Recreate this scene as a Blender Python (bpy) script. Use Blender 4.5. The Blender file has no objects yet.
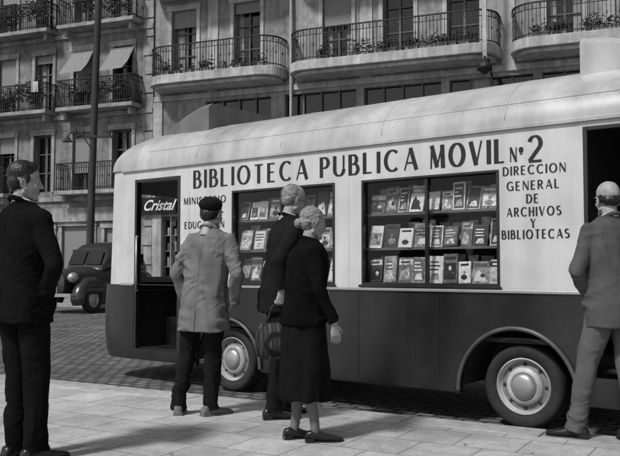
import bpy, math, random
from mathutils import Vector, Matrix, noise
from mathutils.bvhtree import BVHTree
random.seed(7)
R=math.radians
sc=bpy.context.scene
# ---------------------------------------------------------------- helpers
def mat(name,v,rough=.7,var=.15,vs=6.,bump=0.,bs=60.,metal=0.,spec=.4,st=None,dirt=0.,streak=0.,grime=0.):
    m=bpy.data.materials.new(name); m.use_nodes=True
    nt=m.node_tree; N=nt.nodes; L=nt.links; b=N['Principled BSDF']
    tc=N.new('ShaderNodeTexCoord'); mp=N.new('ShaderNodeMapping')
    if st: mp.inputs['Scale'].default_value=st
    L.new(tc.outputs['Object'],mp.inputs['Vector'])
    n=N.new('ShaderNodeTexNoise'); n.inputs['Scale'].default_value=vs; n.inputs['Detail'].default_value=6
    L.new(mp.outputs[0],n.inputs['Vector'])
    r=N.new('ShaderNodeMapRange'); r.inputs[1].default_value=.3; r.inputs[2].default_value=.7
    r.inputs[3].default_value=v*(1-var); r.inputs[4].default_value=v*(1+var)
    L.new(n.outputs['Fac'],r.inputs[0]); out=r.outputs[0]
    def mulnoise(out,scale,amt,mapscale=None,hi=.3,det=8,a=.35,b_=.65):
        n3=N.new('ShaderNodeTexNoise'); n3.inputs['Scale'].default_value=scale; n3.inputs['Detail'].default_value=det; n3.inputs['Roughness'].default_value=.65
        if mapscale:
            mq=N.new('ShaderNodeMapping'); mq.inputs['Scale'].default_value=mapscale; L.new(tc.outputs['Object'],mq.inputs['Vector']); L.new(mq.outputs[0],n3.inputs['Vector'])
        else: L.new(tc.outputs['Object'],n3.inputs['Vector'])
        r3=N.new('ShaderNodeMapRange'); r3.inputs[1].default_value=a; r3.inputs[2].default_value=b_
        r3.inputs[3].default_value=1-amt; r3.inputs[4].default_value=1+amt*hi
        L.new(n3.outputs['Fac'],r3.inputs[0])
        mm=N.new('ShaderNodeMath'); mm.operation='MULTIPLY'; L.new(out,mm.inputs[0]); L.new(r3.outputs[0],mm.inputs[1]); return mm.outputs[0]
    if dirt>0: out=mulnoise(out,.9,dirt)
    if streak>0: out=mulnoise(out,1.,streak,(5,5,.35),.1,5)
    if grime>0: out=mulnoise(out,2.6,grime,None,0.,12,.36,.5)
    L.new(out,b.inputs['Base Color'])
    b.inputs['Roughness'].default_value=rough; b.inputs['Metallic'].default_value=metal
    b.inputs['Specular IOR Level'].default_value=spec
    if bump>0:
        n2=N.new('ShaderNodeTexNoise'); n2.inputs['Scale'].default_value=bs; n2.inputs['Detail'].default_value=4
        L.new(mp.outputs[0],n2.inputs['Vector'])
        bp=N.new('ShaderNodeBump'); bp.inputs['Strength'].default_value=bump; bp.inputs['Distance'].default_value=.01
        L.new(n2.outputs['Fac'],bp.inputs['Height']); L.new(bp.outputs[0],b.inputs['Normal'])
    return m
def brickmat(name,c1,c2,cm,bw,rh,mortar,off=.5,rough=.8,bump=.5,warp=0.,stain=.2,dist=.01):
    m=bpy.data.materials.new(name); m.use_nodes=True
    nt=m.node_tree; N=nt.nodes; L=nt.links; b=N['Principled BSDF']
    tc=N.new('ShaderNodeTexCoord'); vec=tc.outputs['Object']
    if warp>0:
        nw=N.new('ShaderNodeTexNoise'); nw.inputs['Scale'].default_value=3.; nw.inputs['Detail'].default_value=3
        L.new(vec,nw.inputs['Vector'])
        s=N.new('ShaderNodeVectorMath'); s.operation='SCALE'; s.inputs[3].default_value=warp
        L.new(nw.outputs['Color'],s.inputs[0])
        a=N.new('ShaderNodeVectorMath'); a.operation='ADD'; L.new(vec,a.inputs[0]); L.new(s.outputs[0],a.inputs[1]); vec=a.outputs[0]
    t=N.new('ShaderNodeTexBrick'); t.offset=off; t.inputs['Scale'].default_value=1.
    t.inputs['Color1'].default_value=(c1,c1,c1,1); t.inputs['Color2'].default_value=(c2,c2,c2,1); t.inputs['Mortar'].default_value=(cm,cm,cm,1)
    t.inputs['Mortar Size'].default_value=mortar; t.inputs['Mortar Smooth'].default_value=.3
    t.inputs['Brick Width'].default_value=bw; t.inputs['Row Height'].default_value=rh
    L.new(vec,t.inputs['Vector'])
    def nz(scale,det,lo,hi,a=.32,b_=.68):
        n=N.new('ShaderNodeTexNoise'); n.inputs['Scale'].default_value=scale; n.inputs['Detail'].default_value=det; n.inputs['Roughness'].default_value=.65
        L.new(tc.outputs['Object'],n.inputs['Vector'])
        r=N.new('ShaderNodeMapRange'); r.inputs[1].default_value=a; r.inputs[2].default_value=b_; r.inputs[3].default_value=lo; r.inputs[4].default_value=hi
        L.new(n.outputs['Fac'],r.inputs[0]); return n,r
    n,r=nz(1.1,9,1-stain,1+stain); n2,r2=nz(45,5,.8,1.2,.3,.7); n4,r4=nz(7,6,.86,1.1)
    m1=N.new('ShaderNodeMath'); m1.operation='MULTIPLY'; L.new(r.outputs[0],m1.inputs[0]); L.new(r2.outputs[0],m1.inputs[1])
    m3=N.new('ShaderNodeMath'); m3.operation='MULTIPLY'; L.new(m1.outputs[0],m3.inputs[0]); L.new(r4.outputs[0],m3.inputs[1])
    m2=N.new('ShaderNodeMath'); m2.operation='MULTIPLY'; L.new(t.outputs['Color'],m2.inputs[0]); L.new(m3.outputs[0],m2.inputs[1])
    L.new(m2.outputs[0],b.inputs['Base Color']); b.inputs['Roughness'].default_value=rough; b.inputs['Specular IOR Level'].default_value=.3
    inv=N.new('ShaderNodeMath'); inv.operation='MULTIPLY_ADD'; inv.inputs[1].default_value=-1.; L.new(t.outputs['Fac'],inv.inputs[0])
    L.new(n2.outputs['Fac'],inv.inputs[2])
    bp=N.new('ShaderNodeBump'); bp.inputs['Strength'].default_value=bump; bp.inputs['Distance'].default_value=dist
    L.new(inv.outputs[0],bp.inputs['Height']); L.new(bp.outputs[0],b.inputs['Normal'])
    return m
def glassmat(name,tint=.9,ior=1.5):
    m=bpy.data.materials.new(name); m.use_nodes=True
    nt=m.node_tree; N=nt.nodes; L=nt.links; N.remove(N['Principled BSDF'])
    t=N.new('ShaderNodeBsdfTransparent'); t.inputs[0].default_value=(tint,tint,tint,1)
    g=N.new('ShaderNodeBsdfGlossy'); g.inputs['Roughness'].default_value=.03
    f=N.new('ShaderNodeFresnel'); f.inputs[0].default_value=ior
    x=N.new('ShaderNodeMixShader'); L.new(f.outputs[0],x.inputs[0]); L.new(t.outputs[0],x.inputs[1]); L.new(g.outputs[0],x.inputs[2])
    L.new(x.outputs[0],N['Material Output'].inputs[0]); return m

class MB:
    def __init__(s): s.v=[]; s.f=[]; s.m=[]; s.T=None
    def add(s,vs,fs,mi=0):
        o=len(s.v)
        for p in vs:
            p=Vector(p); s.v.append(s.T@p if s.T else p)
        for f in fs: s.f.append([i+o for i in f]); s.m.append(mi)
    def box(s,x0,x1,y0,y1,z0,z1,mi=0):
        s.add([(x0,y0,z0),(x1,y0,z0),(x1,y1,z0),(x0,y1,z0),(x0,y0,z1),(x1,y0,z1),(x1,y1,z1),(x0,y1,z1)],
              [(0,3,2,1),(4,5,6,7),(0,1,5,4),(1,2,6,5),(2,3,7,6),(3,0,4,7)],mi)
    def quad(s,a,b,c,d,mi=0): s.add([a,b,c,d],[(0,1,2,3)],mi)
    def loft(s,rings,mi=0,cap=True,closed=True):
        n=len(rings[0]); vs=[p for r in rings for p in r]; fs=[]
        for i in range(len(rings)-1):
            for j in range(n if closed else n-1):
                k=(j+1)%n; fs.append((i*n+j,i*n+k,(i+1)*n+k,(i+1)*n+j))
        if cap and closed: fs.append(tuple(range(n))[::-1]); fs.append(tuple((len(rings)-1)*n+j for j in range(n)))
        s.add(vs,fs,mi)
    def tube(s,pts,rad,n=12,mi=0,cap=True,balls=False,squash=1.,ref=None):
        pts=[Vector(p) for p in pts]
        if not hasattr(rad,'__len__'): rad=[rad]*len(pts)
        rings=[]; a=None
        for i,p in enumerate(pts):
            t=(pts[min(i+1,len(pts)-1)]-pts[max(i-1,0)]).normalized()
            if a is None:
                u=Vector(ref) if ref else (Vector((1,0,0)) if abs(t.x)<.8 else Vector((0,1,0)))
            else: u=a
            a=(u-t*u.dot(t)).normalized(); b=t.cross(a)
            rings.append([p+a*math.cos(2*math.pi*j/n)*rad[i]+b*math.sin(2*math.pi*j/n)*rad[i]*squash for j in range(n)])
        s.loft(rings,mi,cap)
        if balls:
            for p,r in zip(pts,rad): s.ell(p,(r,r,r),mi=mi,n=n)
    def ell(s,c,r,rot=None,mi=0,n=16):
        c=Vector(c); vs=[];fs=[]; h=max(n//2,4)
        M=rot if rot else Matrix.Identity(3)
        for i in range(1,h):
            th=math.pi*i/h
            for j in range(n):
                ph=2*math.pi*j/n
                vs.append(c+M@Vector((r[0]*math.sin(th)*math.cos(ph),r[1]*math.sin(th)*math.sin(ph),r[2]*math.cos(th))))
        for i in range(h-2):
            for j in range(n):
                k=(j+1)%n; fs.append((i*n+j,(i+1)*n+j,(i+1)*n+k,i*n+k))
        t=len(vs); vs.append(c+M@Vector((0,0,r[2]))); vs.append(c-M@Vector((0,0,r[2])))
        for j in range(n):
            k=(j+1)%n; fs.append((t,j,k)); fs.append((t+1,(h-2)*n+k,(h-2)*n+j))
        s.add(vs,fs,mi)
    def revolve(s,c,prof,n=40,mi=0):   # about y axis
        rings=[[(c[0]+r*math.cos(2*math.pi*j/n),c[1]+y,c[2]+r*math.sin(2*math.pi*j/n)) for j in range(n)] for r,y in prof]
        s.loft(rings,mi,cap=False)
    def build(s,name,mats,parent=None,smooth=False,bevel=0,auto=None):
        me=bpy.data.meshes.new(name); me.from_pydata([tuple(p) for p in s.v],[],s.f)
        for m in (mats if isinstance(mats,(list,tuple)) else [mats]): me.materials.append(m)
        me.polygons.foreach_set('material_index',s.m)
        if smooth: me.polygons.foreach_set('use_smooth',[True]*len(s.f))
        me.update()
        ob=bpy.data.objects.new(name,me); sc.collection.objects.link(ob)
        if parent: ob.parent=parent
        if bevel>0:
            b=ob.modifiers.new('b','BEVEL'); b.width=bevel; b.segments=2; b.limit_method='ANGLE'
        if auto:
            e=ob.modifiers.new('e','EDGE_SPLIT'); e.split_angle=R(auto)
        return ob
def empty(name,loc,rz=0,scale=1):
    e=bpy.data.objects.new(name,None); sc.collection.objects.link(e)
    e.location=loc; e.rotation_euler=(0,0,rz); e.scale=(scale,)*3; e.empty_display_size=.2
    return e
def remesh(mb,name,vox,sm,mats,parent,wr=None):
    ob=mb.build(name,mats,parent)
    m=ob.modifiers.new('r','REMESH'); m.mode='VOXEL'; m.voxel_size=vox; m.use_smooth_shade=True
    if sm:
        q=ob.modifiers.new('s','SMOOTH'); q.factor=.5; q.iterations=sm
    bpy.context.view_layer.update()
    dg=bpy.context.evaluated_depsgraph_get()
    me=bpy.data.meshes.new_from_object(ob.evaluated_get(dg))
    ob.modifiers.clear(); ob.data=me
    if wr:
        ns=[v.normal.copy() for v in me.vertices]
        for v,nn in zip(me.vertices,ns): v.co=v.co+nn*wr(v.co)
    me.polygons.foreach_set('use_smooth',[True]*len(me.polygons)); me.update()
    return ob
def seamline(ob,mb,pts,direction,r=.0018):
    me=ob.data; bv=BVHTree.FromPolygons([v.co for v in me.vertices],[tuple(p.vertices) for p in me.polygons])
    out=[]
    for p in pts:
        h=bv.ray_cast(Vector(p),Vector(direction))
        if h[0] is not None: out.append(h[0]+h[1]*.0003)
    if len(out)>3: mb.tube(out,r,6)
# ---------------------------------------------------------------- world
w=bpy.data.worlds.new('World'); sc.world=w; w.use_nodes=True
nt=w.node_tree; bg=nt.nodes['Background']
sky=nt.nodes.new('ShaderNodeTexSky'); sky.sky_type='NISHITA'; sky.sun_disc=False
SD=Vector((-.62,-.62,1.05)).normalized()
sky.sun_elevation=math.asin(SD.z); sky.sun_rotation=math.atan2(SD.x,SD.y)
bw=nt.nodes.new('ShaderNodeRGBToBW')
nt.links.new(sky.outputs[0],bw.inputs[0]); nt.links.new(bw.outputs[0],bg.inputs['Color']); bg.inputs['Strength'].default_value=.125
sl=bpy.data.lights.new('sun','SUN'); sl.energy=3.45; sl.angle=R(7); so=bpy.data.objects.new('sun',sl); sc.collection.objects.link(so)
so.rotation_euler=(-SD).to_track_quat('-Z','Y').to_euler(); so.location=(0,0,30)
sc.view_settings.view_transform='Standard'; sc.view_settings.look='None'; sc.view_settings.exposure=0
cam=bpy.data.cameras.new('camera'); co=bpy.data.objects.new('camera',cam); sc.collection.objects.link(co); sc.camera=co
co.location=(0,0,1.25); co.rotation_euler=(R(90+2.86),0,0); cam.sensor_width=36; cam.lens=800/620*36; cam.clip_end=2000; cam.clip_start=.05
# ---------------------------------------------------------------- ground
g=MB(); g.quad((-300,-300,-.006),(300,-300,-.006),(300,300,-.006),(-300,300,-.006))
g.build('ground',mat('ground_m',.12,.9,.2,2))
KA=math.atan2(-.507,.862)
rd=empty('road',(-2.65,8.15,0),KA)
m=MB(); m.quad((-60,-1,0),(60,-1,0),(60,60,0),(-60,60,0))
m.build('cobbles',brickmat('cobble_m',.25,.13,.04,.19,.13,.018,.5,.6,1.,.10,.35,.03),rd)
pv=empty('pavement',(-2.65,8.15,0),KA)
m=MB(); m.box(-40,40,-14,-.28,-.005,.13); m.build('slabs',brickmat('slab_m',.38,.32,.19,.4,.4,.007,.5,.85,.4,.014,.33,.004),pv)
m=MB(); x=-40.
while x<40: m.box(x,x+.99,-.275,0,-.004,.132); x+=1.
m.build('kerb',mat('kerb_m',.33,.8,.2,14,.3,80,dirt=.3),pv,bevel=.012)
m=MB()
for _ in range(70):
    x=random.uniform(-1,6.5); y=random.uniform(.05,.5) if random.random()<.6 else random.uniform(-3.5,-.3); z=.004 if y>0 else .136
    k=random.uniform(.008,.022); a=random.uniform(0,6.3); dx_,dy_=k*math.cos(a),k*math.sin(a)
    m.add([(x-dx_,y-dy_,z),(x+dy_*.6,y-dx_*.6,z+.004),(x+dx_,y+dy_,z+.002),(x-dy_*.6,y+dx_*.6,z+.006)],[(0,1,2,3)],random.choice([0,0,1]))
m.build('litter',[mat('dry_leaf_m',.06,.8,.4,30),mat('paper_m',.5,.8,.1,30)],pv)
# ---------------------------------------------------------------- buildings
FA=math.atan2(-.371,.928)
iron=mat('iron_m',.012,.55,.3,20)
stoneR=mat('stone_light_m',.32,.85,.13,5,.3,30,dirt=.35,streak=.35,grime=.3)
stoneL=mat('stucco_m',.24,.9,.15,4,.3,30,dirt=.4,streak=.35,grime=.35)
trimR=mat('trim_light_m',.47,.8,.1,5,.2,40,dirt=.3,streak=.35,grime=.2)
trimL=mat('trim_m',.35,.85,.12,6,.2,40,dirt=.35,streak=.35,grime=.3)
wood=mat('window_frame_m',.10,.6,.2,15)
glassd=mat('window_pane_m',.008,.08,.5,2,spec=.6)
blind=mat('blind_m',.22,.7,.15,8,.3,3,st=(1,1,30))
darkr=mat('dark_interior_m',.01,.8,.2,4)
leafm=mat('leaf_m',.06,.6,.5,30)
cloth=mat('laundry_m',.5,.9,.1,6)
curt=mat('curtain_m',.25,.9,.25,3,st=(25,1,1))
def wall(mb,x0,x1,z0,z1,holes,y,dep,mi=0):
    xs=sorted({x0,x1}|{a for h in holes for a in h[:2]}); zs=sorted({z0,z1}|{a for h in holes for a in h[2:4]})
    for i in range(len(xs)-1):
        for j in range(len(zs)-1):
            cx=(xs[i]+xs[i+1])/2; cz=(zs[j]+zs[j+1])/2
            if any(h[0]<cx<h[1] and h[2]<cz<h[3] for h in holes): continue
            mb.quad((xs[i],y,zs[j]),(xs[i+1],y,zs[j]),(xs[i+1],y,zs[j+1]),(xs[i],y,zs[j+1]),mi)
    for a,b,c,d in [h[:4] for h in holes]:
        mb.quad((a,y,c),(a,y+dep,c),(a,y+dep,d),(a,y,d),mi); mb.quad((b,y,d),(b,y+dep,d),(b,y+dep,c),(b,y,c),mi)
        mb.quad((a,y,d),(a,y+dep,d),(b,y+dep,d),(b,y,d),mi); mb.quad((a,y,c),(b,y,c),(b,y+dep,c),(a,y+dep,c),mi)
def window(mb,a,b,c,d,y,dep,bl=0.,door=True,trim=True):
    yy=y+dep-.02
    mb.box(a,b,yy+.05,yy+.08,c,d,3)
    t=.06; mb.box(a,a+t,yy-.02,yy+.04,c,d,2); mb.box(b-t,b,yy-.02,yy+.04,c,d,2)
    mb.box(a+t,b-t,yy-.02,yy+.04,d-t,d,2); mb.box(a+t,b-t,yy-.02,yy+.04,c,c+t,2)
    mx=(a+b)/2; mb.box(mx-.035,mx+.035,yy-.018,yy+.038,c+t,d-t,2)
    for k in ((.35,.68) if door else (.5,)): mb.box(a+t,b-t,yy-.01,yy+.03,c+(d-c)*k-.02,c+(d-c)*k+.02,2)
    r_=random.random()
    if r_<.45:
        cw=random.uniform(.12,.3); mb.box(a+t,a+t+cw,yy+.042,yy+.048,c+t,d-t,5)
        if r_<.3: mb.box(b-t-cw,b-t,yy+.042,yy+.048,c+t,d-t,5)
    if bl>0:
        n=int(bl*(d-c)/.06)
        for i in range(n): mb.box(a+.02,b-.02,y+.07,y+.09,d-.06*(i+1)+.006,d-.06*i,4)
    if trim:
        w=.13; mb.box(a-w,a,y-.05,y-.002,c-.0,d,1); mb.box(b,b+w,y-.05,y-.002,c,d,1); mb.box(a-w-.04,b+w+.04,y-.08,y-.002,d,d+.2,1)
def rail(mb,path,z0,h,step=.11,mi=0):
    pts=[Vector((p[0],p[1],0)) for p in path]
    def seg(a,b,z,t,w):
        d=(b-a); L=d.length; d.normalize(); n=Vector((-d.y,d.x,0))*w
        q=[a-n,b-n,b+n,a+n]
        mb.add([(p.x,p.y,z) for p in q]+[(p.x,p.y,z+t) for p in q],[(0,3,2,1),(4,5,6,7),(0,1,5,4),(1,2,6,5),(2,3,7,6),(3,0,4,7)],mi)
    for a,b in zip(pts,pts[1:]):
        seg(a,b,z0+h-.03,.04,.025); seg(a,b,z0+.08,.025,.014); seg(a,b,z0+h-.2,.02,.012)
    acc=0; k=0
    for a,b in zip(pts,pts[1:]):
        L=(b-a).length; t=acc
        while t<L:
            p=a+(b-a)*(t/L); r=.009; mb.box(p.x-r,p.x+r,p.y-r,p.y+r,z0,z0+h-.03,mi)
            if k%2==0:
                rr=.045; cz=z0+h-.11
                mb.add([(p.x+rr*math.cos(q*math.pi/4),p.y-.012,cz+rr*1.4*math.sin(q*math.pi/4)) for q in range(8)]+[(p.x+rr*.6*math.cos(q*math.pi/4),p.y-.012,cz+rr*.9*math.sin(q*math.pi/4)) for q in range(8)],[(q,(q+1)%8,8+(q+1)%8,8+q) for q in range(8)],mi)
            if k%3==0: mb.box(p.x-.02,p.x+.02,p.y-.02,p.y+.02,z0+.45,z0+.52,mi)
            t+=step; k+=1
        acc=t-L
def slab(mb,path,z0,z1,mi=0):
    n=len(path); vs=[(p[0],p[1],z0) for p in path]+[(p[0],p[1],z1) for p in path]
    fs=[tuple(range(n))[::-1],tuple(range(n,2*n))]+[(i,(i+1)%n,n+(i+1)%n,n+i) for i in range(n)]
    mb.add(vs,fs,mi)
def bpath(x0,x1,dep,r,yw=0.):
    P=[(x0,yw)]
    for i in range(9):
        a=math.pi/2*i/8; P.append((x0+r*(1-math.cos(a)),-(dep-r)-r*math.sin(a)))
    for i in range(9):
        a=math.pi/2*(1-i/8); P.append((x1-r*(1-math.cos(a)),-(dep-r)-r*math.sin(a)))
    P.append((x1,yw)); return P
def leaves(mb,c,r,n,s,mi=0):
    for _ in range(n):
        d=Vector((random.gauss(0,1),random.gauss(0,1),random.gauss(0,1))).normalized()*random.random()**.4
        p=Vector((c[0]+d.x*r[0],c[1]+d.y*r[1],c[2]+d.z*r[2]))
        M=Matrix.Rotation(random.uniform(0,6.3),3,'Z')@Matrix.Rotation(random.uniform(0,6.3),3,'X'); k=s*random.uniform(.6,1.3)
        mb.add([p+M@Vector(q) for q in ((-k,0,0),(0,-k*.5,0),(k,0,0),(0,k*.5,0))],[(0,1,2,3)],mi)
# right building
br=empty('apartment_building',(0,26,0),FA)
X0,X1=-5.95,22.
m=MB(); holes=[]; wins=[]
dx=[-4.75,-2.3,.95,3.0,5.05,8.0,10.2,12.5,15]
for fl in range(3):
    zb=7.85+fl*3.3
    for x in dx: holes.append((x-.5,x+.5,zb+.02,zb+2.45)); wins.append((x-.5,x+.5,zb+.02,zb+2.45,random.choice([0,.25,.5,.15]),True))
gl=[(-3.9,-1.4,5.3,7.0)]+[(x,x+2.5,4.9,7.0) for x in (-.9,1.85,4.6,7.35,10.1,12.85)]
for h in gl: holes.append(h)
sh=[(-5.6,-4.4,.5,3.05),(-4.2,-2.2,.4,3.3),(-1.6,.4,.1,3.3),(.9,3.4,.5,3.3),(4,6.5,.5,3.3),(7,9,.1,3.3),(10,13,.5,3.3)]
for h in sh: holes.append(h)
wall(m,X0,X1,0,17.5,holes,0,.28)
for a,b,c,d,bl,dr in wins: window(m,a,b,c,d,0,.25,bl)
for a,b,c,d in gl:
    m.box(a,b,.2,.22,c,d,3)
    k=4
    for i in range(k+1):
        xx=a+(b-a)*i/k; m.box(xx-.03,xx+.03,.12,.19,c,d,2)
    m.box(a,b,.125,.185,c+(d-c)*.62-.03,c+(d-c)*.62+.03,2)
    if random.random()<.6: m.box(a+.65,a+1.2,.192,.198,c,d,5)
for a,b,c,d in sh: m.box(a,b,.25,.27,c,d,3); m.box(a,b,.15,.22,d-.12,d,2); m.box(a,a+.06,.15,.22,c,d-.12,2); m.box(b-.06,b,.15,.22,c,d-.12,2)
for i in range(4):
    z=.75+i*.55; m.box(-5.54,-4.46,.1,.24,z-.02,z,1)
    for j in range(7): 
        xx=-5.45+j*.14; hh=random.uniform(.15,.4); m.box(xx,xx+.08,.13,.2,z,z+hh,random.choice([1,1,4,2]))
for xx in (-5.27,-4.93,-4.65): m.box(xx-.02,xx+.02,.03,.09,.5,3.05,1)
m.quad((X0,0,0),(X0,0,17.5),(X0,14,17.5),(X0,14,0),0); m.quad((X1,0,0),(X1,14,0),(X1,14,17.5),(X1,0,17.5),0)
m.quad((X0,0,17.5),(X1,0,17.5),(X1,14,17.5),(X0,14,17.5),0); m.quad((X0,14,0),(X0,14,17.5),(X1,14,17.5),(X1,14,0),0)
m.box(X0,X1,-.07,-.002,7.12,7.3,1); m.box(X0,X1,-.12,-.002,4.3,4.55,1)
m.box(X0-.02,X0+.35,-.06,-.003,0,7.1,1); m.box(X0,X1,-.5,-.002,17.2,17.7,1)
for x in (-3.6,1.95,6.4,9.2): m.box(x-.2,x+.2,-.05,-.003,7.3,17.2,1)
m.build('walls',[stoneR,trimR,wood,glassd,blind,curt],br)
m=MB(); rl=MB(); pl=MB()
for fl in range(3):
    z=7.5+fl*3.3
    for a,b in ((-5.8,-.78),(-.53,6.2),(6.5,13.5)):
        P=bpath(a,b,1.05,.75); slab(m,P,z,z+.3); P2=bpath(a+.06,b-.06,.99,.72); slab(m,[(p[0],p[1]) for p in bpath(a+.15,b-.15,.9,.65)],z-.12,z-.003)
        rail(rl,P2,z+.3,1.0)
        for _ in range(22 if b>0 else 11):
            xx=random.uniform(a+.7,b-.6); s_=random.uniform(.7,1.6); leaves(pl,(xx,-.82,z+.52),(.2*s_,.12,.22*s_),int(85*s_),.05)
            pl.box(xx-.1,xx+.1,-.9,-.72,z+.302,z+.45,1)
m.build('balcony_slabs',trimR,br,bevel=.02); rl.build('balcony_railings',iron,br); pl.build('balcony_plants',[leafm,trimL],br)
m=MB(); m.tube([(-.62,-.14,0),(-.62,-.14,17)],.05,10); m.box(5.82,5.94,-1.2,-1.1,7.2,13,0); 
m.build('drainpipes',trimR,br)
m=MB(); m.box(-6.38,-4.94,-.2,-.08,3.15,3.72); m.box(-5.9,3,-.2,-.13,3.8,4.2)
m.build('shop_fascia',darkr,br)
cu=bpy.data.curves.new('shop_lettering','FONT'); cu.body='Cristal'; cu.size=.52; cu.shear=.5; cu.offset=.009; cu.extrude=.004
t=bpy.data.objects.new('shop_lettering',cu); sc.collection.objects.link(t); t.parent=br; t.location=(-6.28,-.212,3.27); t.rotation_euler=(R(90),0,0); t.scale=(.9,1,1)
cu.materials.append(mat('sign_letter_m',.7,.5,.05))
lm=empty('street_lamp',(Vector((5.9*.928,26-5.9*.371,0))),FA)
m=MB(); m.tube([(0,0,7.0),(0,-.6,7.35),(0,-1.3,7.3)],.025,8); m.tube([(0,-1.3,7.3),(0,-1.3,7.12),(0,-1.3,7.05),(0,-1.3,6.9)],[.03,.09,.2,.22],14); m.ell((0,-1.3,6.9),(.14,.14,.12))
m.build('lamp_head',iron,lm,True)
# left building
bl=empty('apartment_building',(0,26,0),FA)
X0,X1=-24.,-6.0
m=MB(); holes=[]; wins=[]; cols=[-7.3,-9.05,-10.85,-12.6,-14.4,-16.2,-18,-20]
for fl in range(4):
    zb=4.05+fl*3.05
    for x in cols:
        h=(x-.42,x+.42,zb+.02,zb+2.2); holes.append(h); wins.append(h+(random.choice([0,.15,.4,.7,.3]),))
gd=[(-8.0,-6.8,.1,2.7),(-9.9,-8.5,.5,2.8),(-11.5,-10.3,.1,2.7),(-13.4,-12.,.5,2.8),(-16,-14,.1,2.8)]
holes+=gd
wall(m,X0,X1,0,16.6,holes,0,.28)
for a,b,c,d,q in wins: window(m,a,b,c,d,0,.25,q)
for a,b,c,d in gd: window(m,a,b,c,d,0,.25,random.choice([0,.5,1.]),trim=True)
m.quad((X0,0,0),(X0,0,16.6),(X0,12,16.6),(X0,12,0),0); m.quad((X1,0,0),(X1,12,0),(X1,12,16.6),(X1,0,16.6),0)
m.quad((X0,0,16.6),(X1,0,16.6),(X1,12,16.6),(X0,12,16.6),0); m.quad((X0,12,0),(X0,12,16.6),(X1,12,16.6),(X1,12,0),0)
for fl in range(4): m.box(X0,X1,-.08,-.002,3.72+fl*3.05,3.88+fl*3.05,1)
m.box(X0,X1,-.1,-.002,0,.5,1); m.box(X0,X1,-.6,-.002,16.3,16.8,1)
for k in range(24): 
    for xx in (X1-.32,): m.box(xx-(.1 if k%2 else 0),X1,-.04,-.003,k*.68+.02 if k else .52,k*.68+.64,1)
m.box(-13.8,-6.6,-.16,-.101,2.95,3.45,1)
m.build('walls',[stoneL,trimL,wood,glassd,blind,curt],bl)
m=MB(); rl=MB(); pl=MB()
for fl in range(4):
    z=3.9+fl*3.05
    for a,b in ((-9.75,-6.45),(-13.4,-10.2),(-17,-13.8)):
        if fl==0 and a<-10: 
            a,b=a+.1,a+1.3
        P=[(a,0),(a,-.7),(b,-.7),(b,0)]; slab(m,P,z,z+.14)
        for q in (a+.2,b-.3): slab(m,[(q,0),(q,-.5),(q+.12,-.5),(q+.12,0)],z-.25,z-.003)
        rail(rl,[(a+.04,0),(a+.04,-.66),(b-.04,-.66),(b-.04,0)],z+.14,1.0,.1)
        if fl>0:
            for _ in range(11): 
                xx=random.uniform(a+.3,b-.3); leaves(pl,(xx,-.55,z+.5+random.random()*.6),(.25,.14,.35),110,.06)
m.build('balcony_slabs',trimL,bl,bevel=.015); rl.build('balcony_railings',iron,bl); pl.build('balcony_plants',leafm,bl)
m=MB()
for x,z,c in ((-7.3,9.25,.5),(-9.05,9.3,.45)):
    n=8
    rings=[[(x-.5,-.05-.75*(i/n)**1.2,z-1.0*(i/n)),(x+.5,-.05-.75*(i/n)**1.2,z-1.0*(i/n)+.03*math.sin(i))] for i in range(n+1)]
    m.loft(rings,0,cap=False,closed=False)
m.build('window_awnings',mat('awning_m',.2,.9,.35,3,st=(20,1,1)),bl)
m=MB()
for x0,w,h,z in ((-10.85,.3,.4,8.15),):
    n=8; m.loft([[(x0+w*i/n,-.7-.02*math.sin(i*1.9),z),(x0+w*i/n,-.71-.04*math.sin(i*2.3),z-h)] for i in range(n+1)],0,cap=False,closed=False)
m.build('laundry',cloth,bl)
# far pavement
fp=empty('far_pavement',(0,26,0),FA)
m=MB(); m.box(-40,40,-3,0.,-.004,.12); m.build('slabs_far',brickmat('slab2_m',.26,.22,.14,.4,.4,.01,.5,.85,.3,0,.15),fp)
m=MB(); m.box(-40,40,-3.2,-3.002,-.003,.125); m.build('kerb_far',bpy.data.materials['kerb_m'],fp,bevel=.01)
# utility pole
up=empty('utility_pole',(-7.15,25.9,0.12),0)
m=MB(); m.tube([(0,0,-.01),(0.06,0,4),(.24,0,11.6)],[.14,.12,.10],12); m.box(-.5,.75,-.13,-.06,5.35,5.43); 
for x in (-.45,-.2,.65): m.tube([(x,-.09,5.43),(x,-.09,5.6)],[.03,.045],8)
m.tube([(.05,-.1,5.0),(-.3,-.2,5.55),(-.6,-.25,5.5),(-.68,-.25,5.35)],.02,8); m.tube([(-.68,-.25,5.37),(-.68,-.25,5.2)],[.05,.17],12)
for a_,b_ in (((-.45,-.09,5.6),(-9,3.2,6.6)),((.65,-.09,5.6),(1.1,2.5,6.2))):
    a_=Vector(a_); b_=Vector(b_); m.tube([a_.lerp(b_,i/10)-Vector((0,0,.5*math.sin(math.pi*i/10)*.6)) for i in range(11)],.01,5)
m.build('pole_shaft',mat('pole_m',.035,.9,.3,10,.6,40,st=(1,1,.1)),up,True,auto=40)
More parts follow.
